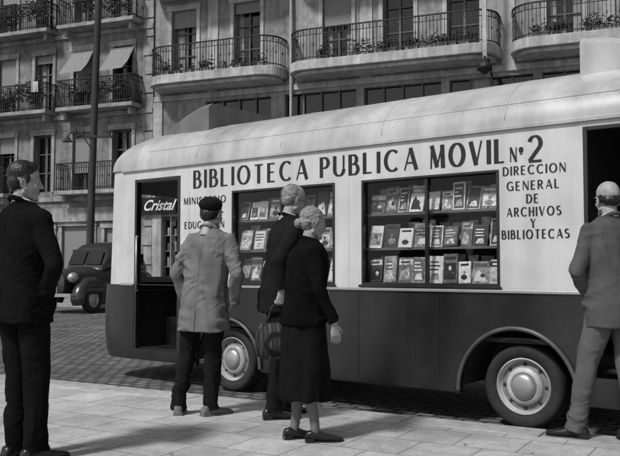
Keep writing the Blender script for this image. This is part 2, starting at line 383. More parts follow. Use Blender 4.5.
# ---------------------------------------------------------------- bus
bus=empty('library_bus',(0,7.47,0),math.atan2(-.61,.793))
white=mat('bus_white_paint_m',.55,.32,.07,4,.07,4,dirt=.14,streak=.16,spec=.5)
roofm=mat('bus_roof_m',.44,.36,.10,3,.10,4,dirt=.32,streak=.22,spec=.5)
dark=mat('bus_dark_paint_m',.020,.26,.3,3,.06,4,dirt=.45,streak=.25,spec=.55)
chrome=mat('aluminium_m',.4,.35,.1,10,metal=.6)
rubber=mat('rubber_m',.02,.85,.3,20)
inter=mat('bus_inside_m',.03,.8,.2,5)
letm=mat('letter_paint_m',.012,.5,.2,20)
greyp=mat('bus_grey_paint_m',.17,.5,.15,5,dirt=.3,streak=.25)
glass=glassmat('glass_m',.97,1.24)
W=2.1; XS=-2.70; XE=3.50; ZB=1.065; ZT=2.356
W1=(-.993,.287,1.10,2.03); W2=(.583,1.891,1.10,2.03); D1=(-2.48,-1.75,1.0,2.24); D2=(2.56,3.35,1.0,2.30)
m=MB()
wall(m,XS,XE,ZB,ZT,[W1,W2,(D1[0],D1[1],ZB,D1[3]),(D2[0],D2[1],ZB,D2[3])],0,.05)
wall(m,XS,XE,ZB,ZT,[],W,.001); wall(m,XS,XE,.24,ZB,[],W-.001,.001,1)
wall(m,XS,XE,ZB,ZT,[W1,W2,(D1[0],D1[1],ZB,D1[3]),(D2[0],D2[1],ZB,D2[3])],.051,.001,2)
m.build('side_panels',[white,dark,inter],bus)
m=MB()
for x in (-1.62,.435,2.50):
    m.box(x-.006,x+.006,-.003,-.0005,ZB+.014,2.06 if x<2 else 1.45)
    for z in [1.1+.06*i for i in range(15 if x<2 else 5)]: m.ell((x,-.003,z),(.004,.003,.004),n=6)
x=-2.6
while x<3.45:
    if not any(D[0]-.02<x<D[1]+.02 for D in (D1,D2)): m.ell((x,-.001,ZB+.03),(.0045,.003,.0045),n=6)
    m.ell((x,-.001,ZT-.035),(.0045,.003,.0045),n=6); x+=.085
m.build('panel_seams',white,bus)
m=MB()
for D in (D1,D2):
    zb=.36
    m.box(D[0],D[0]+.035,-.012,.06,zb,D[3],0); m.box(D[1]-.035,D[1],-.012,.06,zb,D[3],0); m.box(D[0]+.035,D[1]-.035,-.012,.06,D[3]-.035,D[3],0)
m.build('door_frames',dark,bus,bevel=.006)
AR=[(-1.04,.44,.46),(2.02,.475,.50)]; WX=(-1.06,2.035)
def skirt(y0,y1,mb,off=0):
    P=[(XS,.24),(XS,ZB),(D1[0],ZB),(D1[0],.36),(D1[1],.36),(D1[1],ZB),(D2[0],ZB),(D2[0],.45),(D2[1],.45),(D2[1],ZB),(XE,ZB),(XE,.24)]
    for cx,rx,rz in AR[::-1]:
        for i in range(25):
            a=math.pi*i/24; P.append((cx+rx*math.cos(a),.30+rz*math.sin(a)) if 0<i<24 else (cx+rx*math.cos(a),.24))
    n=len(P); mb.add([(p[0],y0,p[1]) for p in P]+[(p[0],y1,p[1]) for p in P],[tuple(range(n)),tuple(range(n,2*n))[::-1]]+[(i,n+i,n+(i+1)%n,(i+1)%n) for i in range(n)],0)
m=MB(); skirt(-.014,.03,m); m.build('skirt',dark,bus)
m=MB()
for x in (-.35,.55,1.35): m.box(x-.005,x+.005,-.0175,-.0135,.25,ZB-.03)
for x in [-.5+.1*i for i in range(20)]: m.ell((x,-.0145,ZB-.045),(.004,.003,.004),n=6)
m.box(-.5,1.5,-.022,-.0135,.25,.285)
m.build('skirt_seams',dark,bus)
m=MB()
for cx,rx,rz in AR:
    pts=[(cx+(rx+.012)*math.cos(a),-.03,.27+(rz+.012)*math.sin(a)) for a in [math.pi*i/30 for i in range(31)]]
    m.tube(pts,.018,8)
    rings=[]
    for i in range(25):
        a=math.pi*i/24; rings.append([(cx+rx*math.cos(a),.03,.30+rz*math.sin(a)),(cx+rx*math.cos(a),.5,.30+rz*math.sin(a))])
    m.loft(rings,1,cap=False,closed=False); m.box(cx-rx,cx+rx,.5,.52,.25,.8,1)
m.build('wheel_arches',[mat('arch_m',.07,.4,.3,8),inter],bus,True,auto=50)
m=MB(); 
for a,b in ((XS,D1[0]),(D1[1],D2[0]),(D2[1],XE)): m.box(a,b,-.03,-.015,ZB-.012,ZB+.012,0)
m.box(XS,XE,-.025,-.001,ZT-.02,ZT+.012,1)
m.build('side_mouldings',[chrome,roofm],bus,bevel=.004)
def endcurve(a,p,n=28,wd=W/2,front=True,x=None,t0=-90,t1=90):
    o=[]
    for i in range(n+1):
        th=R(t0+(t1-t0)*i/n); c=max(math.cos(th),0)**(2/p); s=math.copysign(abs(math.sin(th))**(2/p),math.sin(th))
        o.append(((XS-a*c) if front else (XE+a*c),W/2+wd*s))
    return o
m=MB()
for front in (True,False):
    fr=front
    zs=[.24,.3,.5,.8,ZB]; aa=[.50,.56,.62,.62,.58]
    m.loft([[(x,y,z) for x,y in endcurve(a,3.2,front=fr)] for z,a in zip(zs,aa)],0,cap=False,closed=False)
    m.loft([[(x,y,z) for x,y in endcurve(a,3.,front=fr)] for z,a in ((ZB,.50),(1.14,.495))],1,cap=False,closed=False)
    n=60
    up_=[(1.14,.495),(1.4,.475),(1.8,.45),(2.16,.43)]
    rg=[[(x,y,z) for x,y in endcurve(a,3.,n=n,front=fr)] for z,a in up_]
    for i in range(3):
        for j in range(n):
            q=[rg[i][j],rg[i][j+1],rg[i+1][j+1],rg[i+1][j]]
            yc=(q[0][1]+q[1][1])/2
            if fr and .34<yc<1.76 and not (1.02<yc<1.08): m.quad(*q,2)
            else: m.quad(*q,1)
    m.loft([[(x,y,z) for x,y in endcurve(a,3.,front=fr)] for z,a in ((2.16,.43),(ZT,.41))],1,cap=False,closed=False)
m.build('end_shells',[dark,white,glass],bus,True,auto=60)
def roofring(ph):
    c=math.cos(ph); s=math.sin(ph)
    wd=(W/2+.02)*c**.9 if c>1e-4 else .0; z=ZT+.53*s**.95
    sh=.65*(1-c); a=.43*max(c,.0)**.6
    P=[]; n=24
    for i in range(n+1):
        th=R(-90+180*i/n); cc=max(math.cos(th),0)**(2/3); ss=math.copysign(abs(math.sin(th))**(2/3),math.sin(th)); P.append((XS+sh-a*cc,W/2-wd*ss*-1,z))
    for i in range(n+1):
        th=R(90-180*i/n); cc=max(math.cos(th),0)**(2/3); ss=math.copysign(abs(math.sin(th))**(2/3),math.sin(th)); P.append((XE-sh+a*cc,W/2+wd*ss,z))
    return P
m=MB(); m.loft([roofring(math.pi/2*i/16) for i in range(16)]+[roofring(math.pi/2*.995)],0,cap=False); 
tp=roofring(math.pi/2*.995); m.add(tp,[tuple(range(len(tp)))],0)
ob=m.build('roof',roofm,bus,True)
m=MB()
def rp(x,ph): return (x,W/2-(W/2+.02)*math.cos(ph)**.9,ZT+.53*math.sin(ph)**.95)
for x in (-1.5,-.35,.8,1.95):
    m.tube([rp(x,math.pi/2*i/16) for i in range(1,16)],.004,6)
m.tube([rp(x,.35) for x in (-2.3,3.2)],.004,6)
for i in range(70): m.ell(rp(-2.25+i*.078,.30),(.005,.005,.005),n=6)
m.build('roof_seams',roofm,bus,True)
m=MB()
for ci,(xp,xe) in enumerate(((-1.65,-2.72),(2.44,3.51))):
    n=10; rings=[]
    for i in range(n+1):
        t=i/n; x=xp+(xe-xp)*t; zt=3.07-.36*t**1.7; zb=2.60-.12*t
        y0=.32+.12*t; y1=1.78-.12*t
        rings.append([(x,y0,zb),(x,y0,zt-.05),(x,y0+.05,zt),(x,y1-.05,zt),(x,y1,zt-.05),(x,y1,zb)])
    m.loft(rings,ci)
m.build('roof_cowls',[greyp,roofm],bus,True,auto=35)
m=MB(); f=MB()
for a,b,c,d in (W1,W2):
    mx=(a+b)/2-.01; m.box(a,mx+.02,.028,.032,c,d); m.box(mx-.02,b,.040,.044,c,d)
    t=.022; f.box(a,b,-.012,.03,d-t,d); f.box(a,b,-.012,.03,c,c+t); f.box(a,a+t,-.012,.03,c+t,d-t); f.box(b-t,b,-.012,.03,c+t,d-t)
    f.box(mx-.014,mx+.014,.01,.05,c+t,d-t)
    f.box(a-.02,b+.02,-.03,-.013,c-.02,c+.004)
m.build('window_glass',glass,bus); f.build('window_frames',dark,bus,bevel=.004)
bm=[mat('book_cover_%d_m'%i,v,.35,va,vs) for i,(v,va,vs) in enumerate([(.62,.15,12),(.42,.4,25),(.26,.6,30),(.13,.5,30),(.05,.4,20),(.36,.8,18),(.20,.9,40),(.66,.4,35),(.03,.3,8),(.5,.8,50)])]
m=MB(); k=MB()
for a,b,c,d in (W1,W2):
    m.box(a-.05,b+.05,.40,.42,1.0,2.1,0); m.box(a-.05,a-.03,.06,.40,1.0,2.1,0); m.box(b+.03,b+.05,.06,.40,1.0,2.1,0)
    m.box(a-.03,b+.03,.055,.40,2.08,2.1,0)
    for zi,z in enumerate((1.125,1.43,1.735)):
        m.box(a-.03,b+.03,.09,.399,z-.022,z-.002,1)
        x=a+.02
        while x<b-.08:
            w_=random.uniform(.10,.155); h=random.uniform(.17,.245)
            if x+w_>b-.01: break
            y=.085+random.uniform(-.01,.03)
            sv=k.T; k.T=Matrix.Translation((x,y,z))@Matrix.Rotation(R(-random.uniform(6,16)),4,'X')@Matrix.Rotation(R(random.uniform(-5,5)),4,'Z')@Matrix.Rotation(R(random.uniform(-2,2)),4,'Y')
            c0=random.choice([0,1,2,2,3,3,4,4,5,6,7]); k.box(0,w_,0,random.uniform(.01,.03),0,h,c0)
            st=random.random(); c1=random.choice([0,4,5,7,9,8,2,3,6]); c2=random.choice([0,7,4,8])
            if st<.4:
                k.box(.012,w_-.012,-.0015,-.0002,h*.12,h*.68,c1); k.box(.02,w_-.02,-.0016,-.0002,h*.8,h*.9,c2)
                q1=random.choice([0,3,7,8,5]); k.ell((w_*.5,-.002,h*.50),(w_*.11,.003,h*.085),mi=q1,n=10); k.ell((w_*random.uniform(.4,.6),-.002,h*.27),(w_*.27,.003,h*.13),mi=random.choice([2,3,6,8]),n=10); 
            elif st<.7:
                k.box(.0,w_,-.0015,-.0002,h*.7,h*.93,c1); k.box(.02,w_-.03,-.0018,-.0016,h*.77,h*.85,c2)
                k.add([(w_*.1,-.002,h*.1),(w_*.9,-.002,h*.08),(w_*random.uniform(.3,.8),-.002,h*.6),(w_*.2,-.002,h*.45)],[(0,1,2,3)],random.choice([0,5,9,8])); k.ell((w_*.6,-.002,h*.35),(w_*.14,.003,h*.1),mi=random.choice([2,5,9,8]),n=8)
            else:
                k.box(.012,w_-.012,-.0015,-.0002,h*.06,h*.94,c1)
                for q in range(3): k.box(.02,w_-.02-random.random()*.04,-.0025,-.0016,h*(.75-.14*q),h*(.8-.14*q),c2)
                k.add([(w_*.2,-.0022,h*.12),(w_*.8,-.0022,h*.12),(w_*.7,-.0022,h*.38),(w_*.35,-.0022,h*.34)],[(0,1,2,3)],random.choice([9,5,8,0]))
            k.T=sv
            if random.random()<.6: k.box(x+.02,x+.02+w_*.8,.24,.26,z,z+random.uniform(.2,.26),random.choice([2,3,5,6,1]))
            x+=w_+random.uniform(.002,.018)
m.build('display_shelves',[inter,mat('shelf_m',.12,.6,.2,10)],bus); k.build('display_books',bm,bus)
m=MB(); m.box(-1.74,2.5,.06,2.05,.66,.70); m.box(-3.1,-1.74,.95,2.05,.66,.70); m.box(-2.47,-1.76,.05,.94,.34,.37,1); m.box(-2.47,-1.76,.45,.949,.37,.69,1); m.box(3.4,3.5,.06,2.05,.66,.7)
m.box(-1.74,-1.70,.06,2.05,.70,2.4,0); m.box(-2.50,-2.481,.06,.95,.36,1.0,1); m.box(2.47,2.5,.06,1.6,.7,2.4,0); m.box(2.56,3.34,.3,2.0,.45,.48,1)
m.box(2.6,3.4,1.9,1.95,.7,2.4,2)
for z in (1.0,1.35,1.7,2.05):
    m.box(2.6,3.4,1.6,1.9,z,z+.02,3)
    xx=2.62
    while xx<3.35: w_=random.uniform(.02,.045); m.box(xx,xx+w_,1.62,1.85,z+.021,z+random.uniform(.18,.26),random.choice([0,2,3,1])); xx+=w_+.003
m.box(-2.35,-1.95,1.25,1.7,.85,1.0,1); m.box(-1.95,-1.85,1.25,1.7,.85,1.6,1); m.tube([(-2.3,1.45,.7),(-2.2,1.45,.85)],.04,8)
m.tube([(-3.0,1.45,.8),(-2.75,1.45,1.25)],.02,8)
Mx=Matrix.Translation((-2.72,1.45,1.28))@Matrix.Rotation(R(60),4,'Y')
m.tube([Mx@Vector((.2*math.cos(a),.2*math.sin(a),0)) for a in [2*math.pi*i/24 for i in range(25)]],.012,8)
m.box(-3.15,-2.95,.3,1.8,.7,1.08,0)
m.build('cab_interior',[inter,dark,greyp,white],bus,bevel=.008)
m=MB(); m.tube([(-2.42,-.03,1.0),(-2.42,-.03,1.6)],.012,8); m.tube([(-2.42,-.03,1.0),(-2.42,.0,1.0)],.01,6); m.tube([(-2.42,-.03,1.6),(-2.42,.0,1.6)],.01,6)
m.build('door_handrail',chrome,bus,True)
m=MB(); m.box(-3.0,3.6,.55,1.55,.36,.55); m.tube([(WX[0],.1,.32),(WX[0],2.,.32)],.05,10); m.tube([(WX[1],.1,.32),(WX[1],2.,.32)],.07,10); m.box(.2,1.2,.1,.5,.3,.6)
m.build('chassis',inter,bus)
m=MB()
for cx in WX:
    for sd in (0,1):
        m.T=Matrix.Translation((cx,0 if sd==0 else W,.325))@(Matrix.Identity(4) if sd==0 else Matrix.Rotation(math.pi,4,'Z'))@Matrix.Diagonal((1.05,1,1.05,1))
        m.revolve((0,0,0),[(.205,.12),(.212,.085),(.24,.066),(.275,.058),(.298,.07),(.308,.10),(.31,.12),(.31,.24),(.295,.27),(.2,.28)],48,0)
        m.revolve((0,0,0),[(.19,.27),(.19,.12),(.205,.12)],40,3)
        m.revolve((0,0,0),[(.214,.088),(.204,.076),(.197,.088),(.193,.112),(.184,.122)],48,1)
        m.revolve((0,0,0),[(.184,.122),(.165,.128),(.15,.122),(.14,.105)],48,4)
        m.revolve((0,0,0),[(.14,.105),(.125,.088),(.105,.085),(.095,.095)],48,1)
        m.revolve((0,0,0),[(.098,.088),(.092,.07),(.07,.058),(.04,.052),(0.001,.05)],32,2)
        for q in range(8):
            a=q*math.pi/4; m.ell((.162*math.cos(a),.124,.162*math.sin(a)),(.016,.006,.016),mi=3,n=8)
m.T=None
m.build('wheels',[rubber,mat('rim_m',.42,.4,.1,10,dirt=.4,grime=.3),chrome,inter,mat('rim_grey_m',.17,.5,.2,20,dirt=.3)],bus,True,auto=50)
# lettering -------------------------------------------------------
def arc(cx,cy,rx,ry,a0,a1,n=18): return [(cx+rx*math.cos(R(a0+(a1-a0)*i/n)),cy+ry*math.sin(R(a0+(a1-a0)*i/n))) for i in range(n+1)]
def lb(x0,y0,y1,xr,b):
    r=(y1-y0)/2; return [(x0,y1),(xr,y1)]+arc(xr,(y0+y1)/2,b,r,90,-90,14)[1:]+[(x0,y0)]
t_=.04
G={ 'I':(.0,[([(0,0),(0,1)],0)]),
'L':(.45,[([(0,0),(0,1)],0),([(0,t_),(.45,t_)],0)]),
'E':(.45,[([(0,0),(0,1)],0),([(0,t_),(.45,t_)],0),([(0,.52),(.38,.52)],0),([(0,1-t_),(.45,1-t_)],0)]),
'T':(.62,[([(.31,0),(.31,1)],0),([(0,1-t_),(.62,1-t_)],0)]),
'H':(.55,[([(0,0),(0,1)],0),([(.55,0),(.55,1)],0),([(0,.52),(.55,.52)],0)]),
'B':(.5,[([(0,0),(0,1)],0),(lb(0,.53,1-t_,.2,.22),0),(lb(0,t_,.53,.24,.27),0)]),
'P':(.48,[([(0,0),(0,1)],0),(lb(0,.46,1-t_,.2,.27),0)]),
'R':(.52,[([(0,0),(0,1)],0),(lb(0,.5,1-t_,.2,.25),0),([(.2,.5),(.54,0)],.85)]),
'D':(.6,[([(0,0),(0,1)],0),(lb(0,t_,1-t_,.2,.42),0)]),
'O':(.84,[(arc(.42,.5,.41,.47,0,360,36),0)]),
'C':(.72,[(arc(.42,.5,.41,.47,48,312,30),0)]),
'G':(.76,[(arc(.42,.5,.41,.47,48,325,30),0),([(.74,.0),(.74,.45)],.8),([(.48,.45),(.8,.45)],0)]),
'U':(.6,[([(0,1),(0,.32)],0),([(0,.34)]+arc(.3,.32,.3,.28,180,360,18)+[(.6,.34)],0),([(.6,.32),(.6,1)],.5)]),
'V':(.66,[([(0,1),(.33,0)],1),([(.33,0),(.66,1)],.35)]),
'A':(.7,[([(0,0),(.35,1)],.35),([(.35,1),(.7,0)],1),([(.12,.33),(.58,.33)],0)]),
'M':(.84,[([(0.03,0),(.08,1)],.4),([(.08,1),(.42,.05)],1),([(.42,.05),(.76,1)],.35),([(.76,1),(.81,0)],1)]),
'N':(.64,[([(0,0),(0,1)],.45),([(0,1),(.64,0)],1),([(.64,0),(.64,1)],.45)]),
'S':(.5,[(arc(.25,.745,.22,.215,40,260,16)+arc(.25,.285,.25,.245,90,-140,18)[1:],0)]),
'Y':(.62,[([(0,1),(.31,.5)],1),([(.62,1),(.31,.5)],.4),([(.31,.5),(.31,0)],0)]),
'2':(.6,[(arc(.3,.7,.26,.26,165,-35,16)+[(.03,.05)],0),([(.0,t_),(.6,t_)],.9)]),
'o':(.3,[(arc(.15,.78,.13,.16,0,360,20),0),([(.0,.5),(.3,.5)],0)]),
' ':(.3,[])}
def word(mb,s,x0,x1,z0,h,T=.15,t=.07,y=-.0035,gap=.24):
    wd=sum(G[c][0]+ (T if c!=' ' else 0) for c in s)+gap*(len(s)-1)
    sx=(x1-x0)/wd; x=x0; cnt=0
    for c in s:
        g,st=G[c]; ox=x+T/2*sx; jz=random.uniform(-.012,.012)*h
        for pts,ov in st:
            n=len(pts); P=[Vector((ox+p[0]*sx,z0+jz+p[1]*h)) for p in pts]; L=[];Q=[]
            cl=(Vector(pts[0])-Vector(pts[-1])).length<1e-4
            for i in range(n):
                a=P[(i-1)%(n-1) if cl else max(i-1,0)]; b=P[(i+1)%(n-1) if cl else min(i+1,n-1)]
                d=(b-a).normalized(); nn=Vector((-d.y,d.x)); k=abs(d.y)
                wdt=(T*ov if ov>0 else t+(T-t)*k**1.3)
                if ov>0 and k<.1: wdt=T*.55
                q=nn*(wdt*h/2); L.append(P[i]+q); Q.append(P[i]-q)
            yy=y-.00012*(cnt%6); cnt+=1
            mb.add([(p.x,yy,p.y) for p in L]+[(p.x,yy,p.y) for p in Q],[(i,i+1,n+i+1,n+i) for i in range(n-1)],0)
        x+=(g+(T if c!=' ' else 0)+gap)*sx
m=MB()
word(m,'BIBLIOTECA',-1.552,-.02,2.085,.19,.2); word(m,'PUBLICA',.118,1.16,2.085,.19,.2); word(m,'MOVIL',1.266,1.95,2.08,.195,.2)
word(m,'No',1.985,2.095,2.08,.115,.17); word(m,'2',2.125,2.257,2.065,.21,.17,.07)
for s,a,b,z in (('DIRECCION',1.925,2.43,1.975),('GENERAL',1.955,2.38,1.855),('DE',2.115,2.215,1.75),('ARCHIVOS',1.95,2.39,1.65),('Y',2.145,2.19,1.56),('BIBLIOTECAS',1.91,2.45,1.475)):
    word(m,s,a,b,z,.07,.19,.10)
for s,a,b,z in (('MINISTERIO',-1.70,-1.08,1.92),('DE',-1.45,-1.33,1.79),('EDUCACION',-1.68,-1.10,1.665)):
    word(m,s,a,b,z,.074,.19,.10)
m.build('lettering',letm,bus)
# ---------------------------------------------------------------- car
car=empty('car',(-6.3,24.0,0),math.atan2(.94,.35),1.12)
cp=mat('car_paint_m',.03,.22,.2,4,spec=.7,dirt=.3)
m=MB()
def sect(x,hw,z0,z1,p=3.,n=24):
    cz=(z0+z1)/2; rz=(z1-z0)/2; o=[]
    for j in range(n):
        a=2*math.pi*j/n; c=math.cos(a); s=math.sin(a)
        o.append((x,math.copysign(abs(c)**(2/p),c)*hw,cz+math.copysign(abs(s)**(2/p),s)*rz))
    return o
m.loft([sect(-2.0,.25,.5,.85),sect(-1.95,.36,.42,1.02),sect(-1.5,.42,.38,1.1),sect(-.75,.58,.36,1.15),sect(-.3,.68,.36,1.18),sect(.6,.72,.36,1.2),sect(1.2,.68,.38,1.18),sect(1.7,.58,.42,1.05),sect(1.95,.45,.48,.85),sect(2.0,.2,.55,.75)],0)
m.loft([sect(-.66,.55,1.0,1.2),sect(-.42,.62,1.0,1.6),sect(-.2,.64,1.0,1.76),sect(.3,.65,1.0,1.82),sect(.8,.63,1.0,1.78),sect(1.2,.58,1.0,1.6),sect(1.6,.45,.9,1.25),sect(1.8,.3,.8,1.0)],0)
for y0,y1 in ((-.5,-.03),(.03,.5)): m.add([(-.69,y0,1.22),(-.69,y1,1.22),(-.47,y1*.94,1.6),(-.47,y0*.94,1.6)],[(0,3,2,1)],1)
for i in range(9): m.box(-2.03,-1.94,-.2+.05*i-.008,-.2+.05*i+.008,.5,.98,2)
for y in (-1,1):
    for cx in (-1.35,1.25):
        pts=[(cx+.5*math.cos(a),y*.68,.33+.42*math.sin(a)) for a in [math.pi*(i/12) for i in range(-1,14)]]
        m.tube(pts,[.12]+[.15]*13+[.12],12,squash=1.2)
        m.tube([(cx-.35,y*.66,.62),(cx+.35,y*.66,.62)],[.2,.2],12)
    m.box(-.95,.85,y*.72-.12,y*.72+.12,.36,.41,0)
    m.ell((-1.8,y*.5,.88),(.16,.13,.13),mi=2)
    for a,b in ((-.28,.22),(.3,.78),(.86,1.1)):
        m.box(a,b,y*.655-.006,y*.655+.006,1.28,1.6 if b<1 else 1.5,1)
    for cx in (-1.35,1.25):
        m.T=Matrix.Translation((cx,y*.62,.34))@(Matrix.Identity(4) if y<0 else Matrix.Rotation(math.pi,4,'Z'))
        m.revolve((0,-.17,0),[(.2,.0),(.26,-.03),(.33,-.01),(.345,.05),(.33,.14),(.2,.15)],28,3); m.revolve((0,-.17,0),[(.205,.0),(.17,.02),(.1,.0),(.0,-.03)],24,2); m.T=None
m.box(-2.16,-2.1,-.7,.7,.42,.5,2); m.box(2.06,2.12,-.7,.7,.42,.5,2)
m.build('body',[cp,glassd,chrome,rubber],car,True,auto=40)
# ---------------------------------------------------------------- people
def clothm(n,v,var=.12,sp=.12): return mat(n,v,.95,var,9,.5,260,spec=sp,dirt=.2)
skin=mat('skin_m',.28,.5,.16,30,.25,150)
skin2=mat('skin_old_m',.26,.55,.22,40,.45,110)
hairb=mat('hair_black_m',.010,.38,.4,60,.5,90,st=(1,.3,1))
beretm=mat('beret_m',.010,.95,.3,30,.4,150,spec=.1)
hairg=mat('hair_grey_m',.2,.6,.5,60,.8,120,st=(1,.35,1))
shirt=mat('shirt_m',.5,.8,.05,8)
eyew=mat('eye_white_m',.35,.3,.05,5); eyed=mat('eye_dark_m',.015,.2,.1,5)
lipm=mat('lip_m',.15,.6,.1,20)
shoeb=mat('shoe_black_m',.012,.3,.3,10)
def wrk(amp,sx=5,sz=11,seed=0):
    def f(c):
        d=c.x*3+c.y*2
        p=Vector((c.x*sx+seed,c.y*sx,c.z*sz+d)); q=Vector((c.x*12+seed*2,c.y*12,c.z*20-d*3))
        v=Vector((c.x*10+seed,c.y*10,c.z*3.2+d))
        r=.42-abs(noise.noise(p))*2.1
        r2=.3-abs(noise.noise(q))*1.5
        r3=.3-abs(noise.noise(v))*1.9
        mod=max(0,.5+1.1*noise.noise(Vector((c.x*3.5,c.y*3.5+seed,c.z*3.5))))
        m2=max(0,.5-1.1*noise.noise(Vector((c.x*3.5,c.y*3.5+seed,c.z*3.5))))
        lo=noise.noise(Vector((c.x*3+seed*3,c.y*3,c.z*2.2)))
        return amp*(mod*(r+.6*r2)+.7*m2*r3+.35*lo)+.0005*noise.noise(c*60)
    return f
def drape(amp,seed=0):
    def f(c):
        a=math.atan2(c.y,c.x); k=min(1,max(0,(1.0-c.z)/.6))
        return amp*k*(noise.noise(Vector((math.cos(a)*3.5+seed,math.sin(a)*3.5,c.z*1.2)))*2)+amp*.3*noise.noise(c*12)
    return f
def hand(mb,W_,d,nrm,side,curl=(18,28,20),s=1.):
    d=Vector(d).normalized(); nrm=Vector(nrm); nrm=(nrm-d*nrm.dot(d)).normalized(); t=d.cross(nrm)*side
    W_=Vector(W_)
    rings=[]
    for u,wd,th in ((-.03,.024,.019),(.02,.029,.017),(.055,.039,.015),(.088,.040,.012)):
        c=W_+d*u*s; rings.append([c+t*wd*s*math.cos(a)+nrm*th*s*math.sin(a) for a in [2*math.pi*i/14 for i in range(14)]])
    mb.loft(rings)
    for off,L in ((.031,.070),(.0105,.078),(-.010,.073),(-.0295,.058)):
        p=W_+(d*.082+t*off)*s; pts=[p]; ang=0
        for k,fr in enumerate((.42,.33,.25)):
            ang+=R(curl[k]); dv=(d*math.cos(ang)+nrm*math.sin(ang)); p=p+dv*L*fr*s; pts.append(p)
        mb.tube(pts,[.0090*s,.0085*s,.0076*s,.0064*s],10,balls=True)
    p=W_+(d*.022+t*.024)*s; p1=p+(d*.6+t*.55+nrm*.35).normalized()*.042*s; p2=p1+(d*.85+t*.15+nrm*.4).normalized()*.034*s
    mb.tube([p,p1,p2],[.013*s,.0105*s,.008*s],10,balls=True)
def make_head(P,M,sk,hair,style,glasses=False):
    m=MB(); m.T=M
    m.ell((0,-.012,.055),(.075,.096,.088),n=24); m.ell((0,.026,-.008),(.060,.064,.090),n=24); m.ell((0,.036,-.068),(.043,.046,.038)); m.ell((0,.070,-.096),(.021,.019,.017))
    for s in (-1,1):
        m.ell((s*.037,.060,-.018),(.020,.022,.020)); m.tube([(s*.056,.004,-.055),(s*.026,.062,-.094)],[.019,.014],10,balls=True)
        er=Matrix.Rotation(R(-10),3,'X')@Matrix.Rotation(R(s*22),3,'Z')
        m.tube([Vector((s*.077,-.008,-.002))+er@Vector((s*.005,.015*math.cos(a),.027*math.sin(a))) for a in [2*math.pi*i/16 for i in range(17)]],.0048,8); m.ell((s*.074,-.006,-.004),(.006,.014,.025),rot=er); m.ell((s*.075,.000,-.029),(.006,.008,.009))
        m.ell((s*.030,.079,.036),(.023,.011,.007))
    m.tube([(0,.086,.030),(0,.094,.006),(0,.106,-.018)],[.0065,.0078,.0098],10,balls=True); m.ell((.0095,.094,-.021),(.0072,.010,.0068)); m.ell((-.0095,.094,-.021),(.0072,.010,.0068))
    m.ell((0,.082,-.052),(.022,.010,.011)); m.ell((0,.080,-.066),(.016,.008,.007))
    m.tube([(0,-.012,-.04),(0,-.022,-.11),(0,-.035,-.19)],[.052,.054,.066],18)
    remesh(m,'head',.0034,2,sk,P,lambda c_: .0014*noise.noise(c_*35)+.0005*noise.noise(c_*90))
    m=MB(); m.T=M
    for s in (-1,1): m.ell((s*.030,.0760,.014),(.0125,.0115,.0070),mi=0,n=12); m.ell((s*.030,.0845,.014),(.0055,.0040,.0058),mi=1,n=10)
    m.ell((0,.0895,-.0485),(.021,.0045,.0035),mi=2,n=12); m.ell((0,.0890,-.056),(.017,.0045,.0045),mi=2,n=12)
    for s in (-1,1): m.tube([(s*.014,.088,.040),(s*.032,.088,.045),(s*.050,.076,.038)],[.003,.0038,.002],8,mi=3)
    if glasses:
        for s in (-1,1):
            m.tube([(s*.034+.021*math.cos(a),.100,.012+.018*math.sin(a)) for a in [2*math.pi*i/18 for i in range(19)]],.0022,6,mi=1); m.tube([(s*.055,.100,.017),(s*.078,.06,.017),(s*.083,-.01,.012)],.002,6,mi=1)
        m.tube([(-.013,.103,.016),(.013,.103,.016)],.002,6,mi=1)
    m.build('face_features',[eyew,eyed,lipm,hair],P,True)
    m=MB(); m.T=M; na=.004; nb=.002
    if style=='slick':
        na=.0012; nb=.0006
        m.ell((0,-.02,.072),(.080,.098,.084),n=24); m.ell((0,-.056,.012),(.070,.055,.068),n=20); m.ell((0,.035,.116),(.052,.048,.030),n=20)
        for s in (-1,1): m.ell((s*.066,.008,.03),(.0125,.028,.035))
    elif style=='beret':
        m.ell((0,-.045,.004),(.075,.066,.072),n=20)
        for s in (-1,1): m.ell((s*.065,-.005,.018),(.0135,.030,.034))
    elif style=='bald':
        m.ell((0,-.05,.005),(.073,.058,.048),n=20)
        for s in (-1,1): m.ell((s*.064,-.02,.018),(.0155,.042,.032))
    elif style=='receding':
        na=.0025; m.ell((0,-.036,.058),(.080,.084,.085),n=24); m.ell((0,-.055,.01),(.071,.054,.064),n=20)
        for s in (-1,1): m.ell((s*.066,.0,.022),(.0125,.028,.034))
    elif style=='bun':
        m.ell((0,-.018,.062),(.084,.098,.088),n=24); m.ell((0,-.05,.012),(.077,.06,.066),n=20); m.ell((0,-.118,.0),(.040,.034,.038),n=16)
        for s in (-1,1): m.ell((s*.068,.008,.026),(.016,.036,.042))
    def hf(c): return na*noise.noise(Vector((c.x*95,c.y*24,c.z*55)))+nb*noise.noise(Vector((c.x*200,c.y*50,c.z*120)))
    remesh(m,'hair',.0042,2,hair,P,hf)
    if style=='beret':
        m=MB(); m.T=M@Matrix.Translation((0,-.020,.060))@Matrix.Rotation(R(14),4,'X')@Matrix.Rotation(R(8),4,'Y')
        m.ell((0,0,0.0),(.084,.100,.052),n=28); m.ell((0.004,-.010,.026),(.095,.108,.062),n=28)
        remesh(m,'beret',.005,9,beretm,P,wrk(.008,9,9))
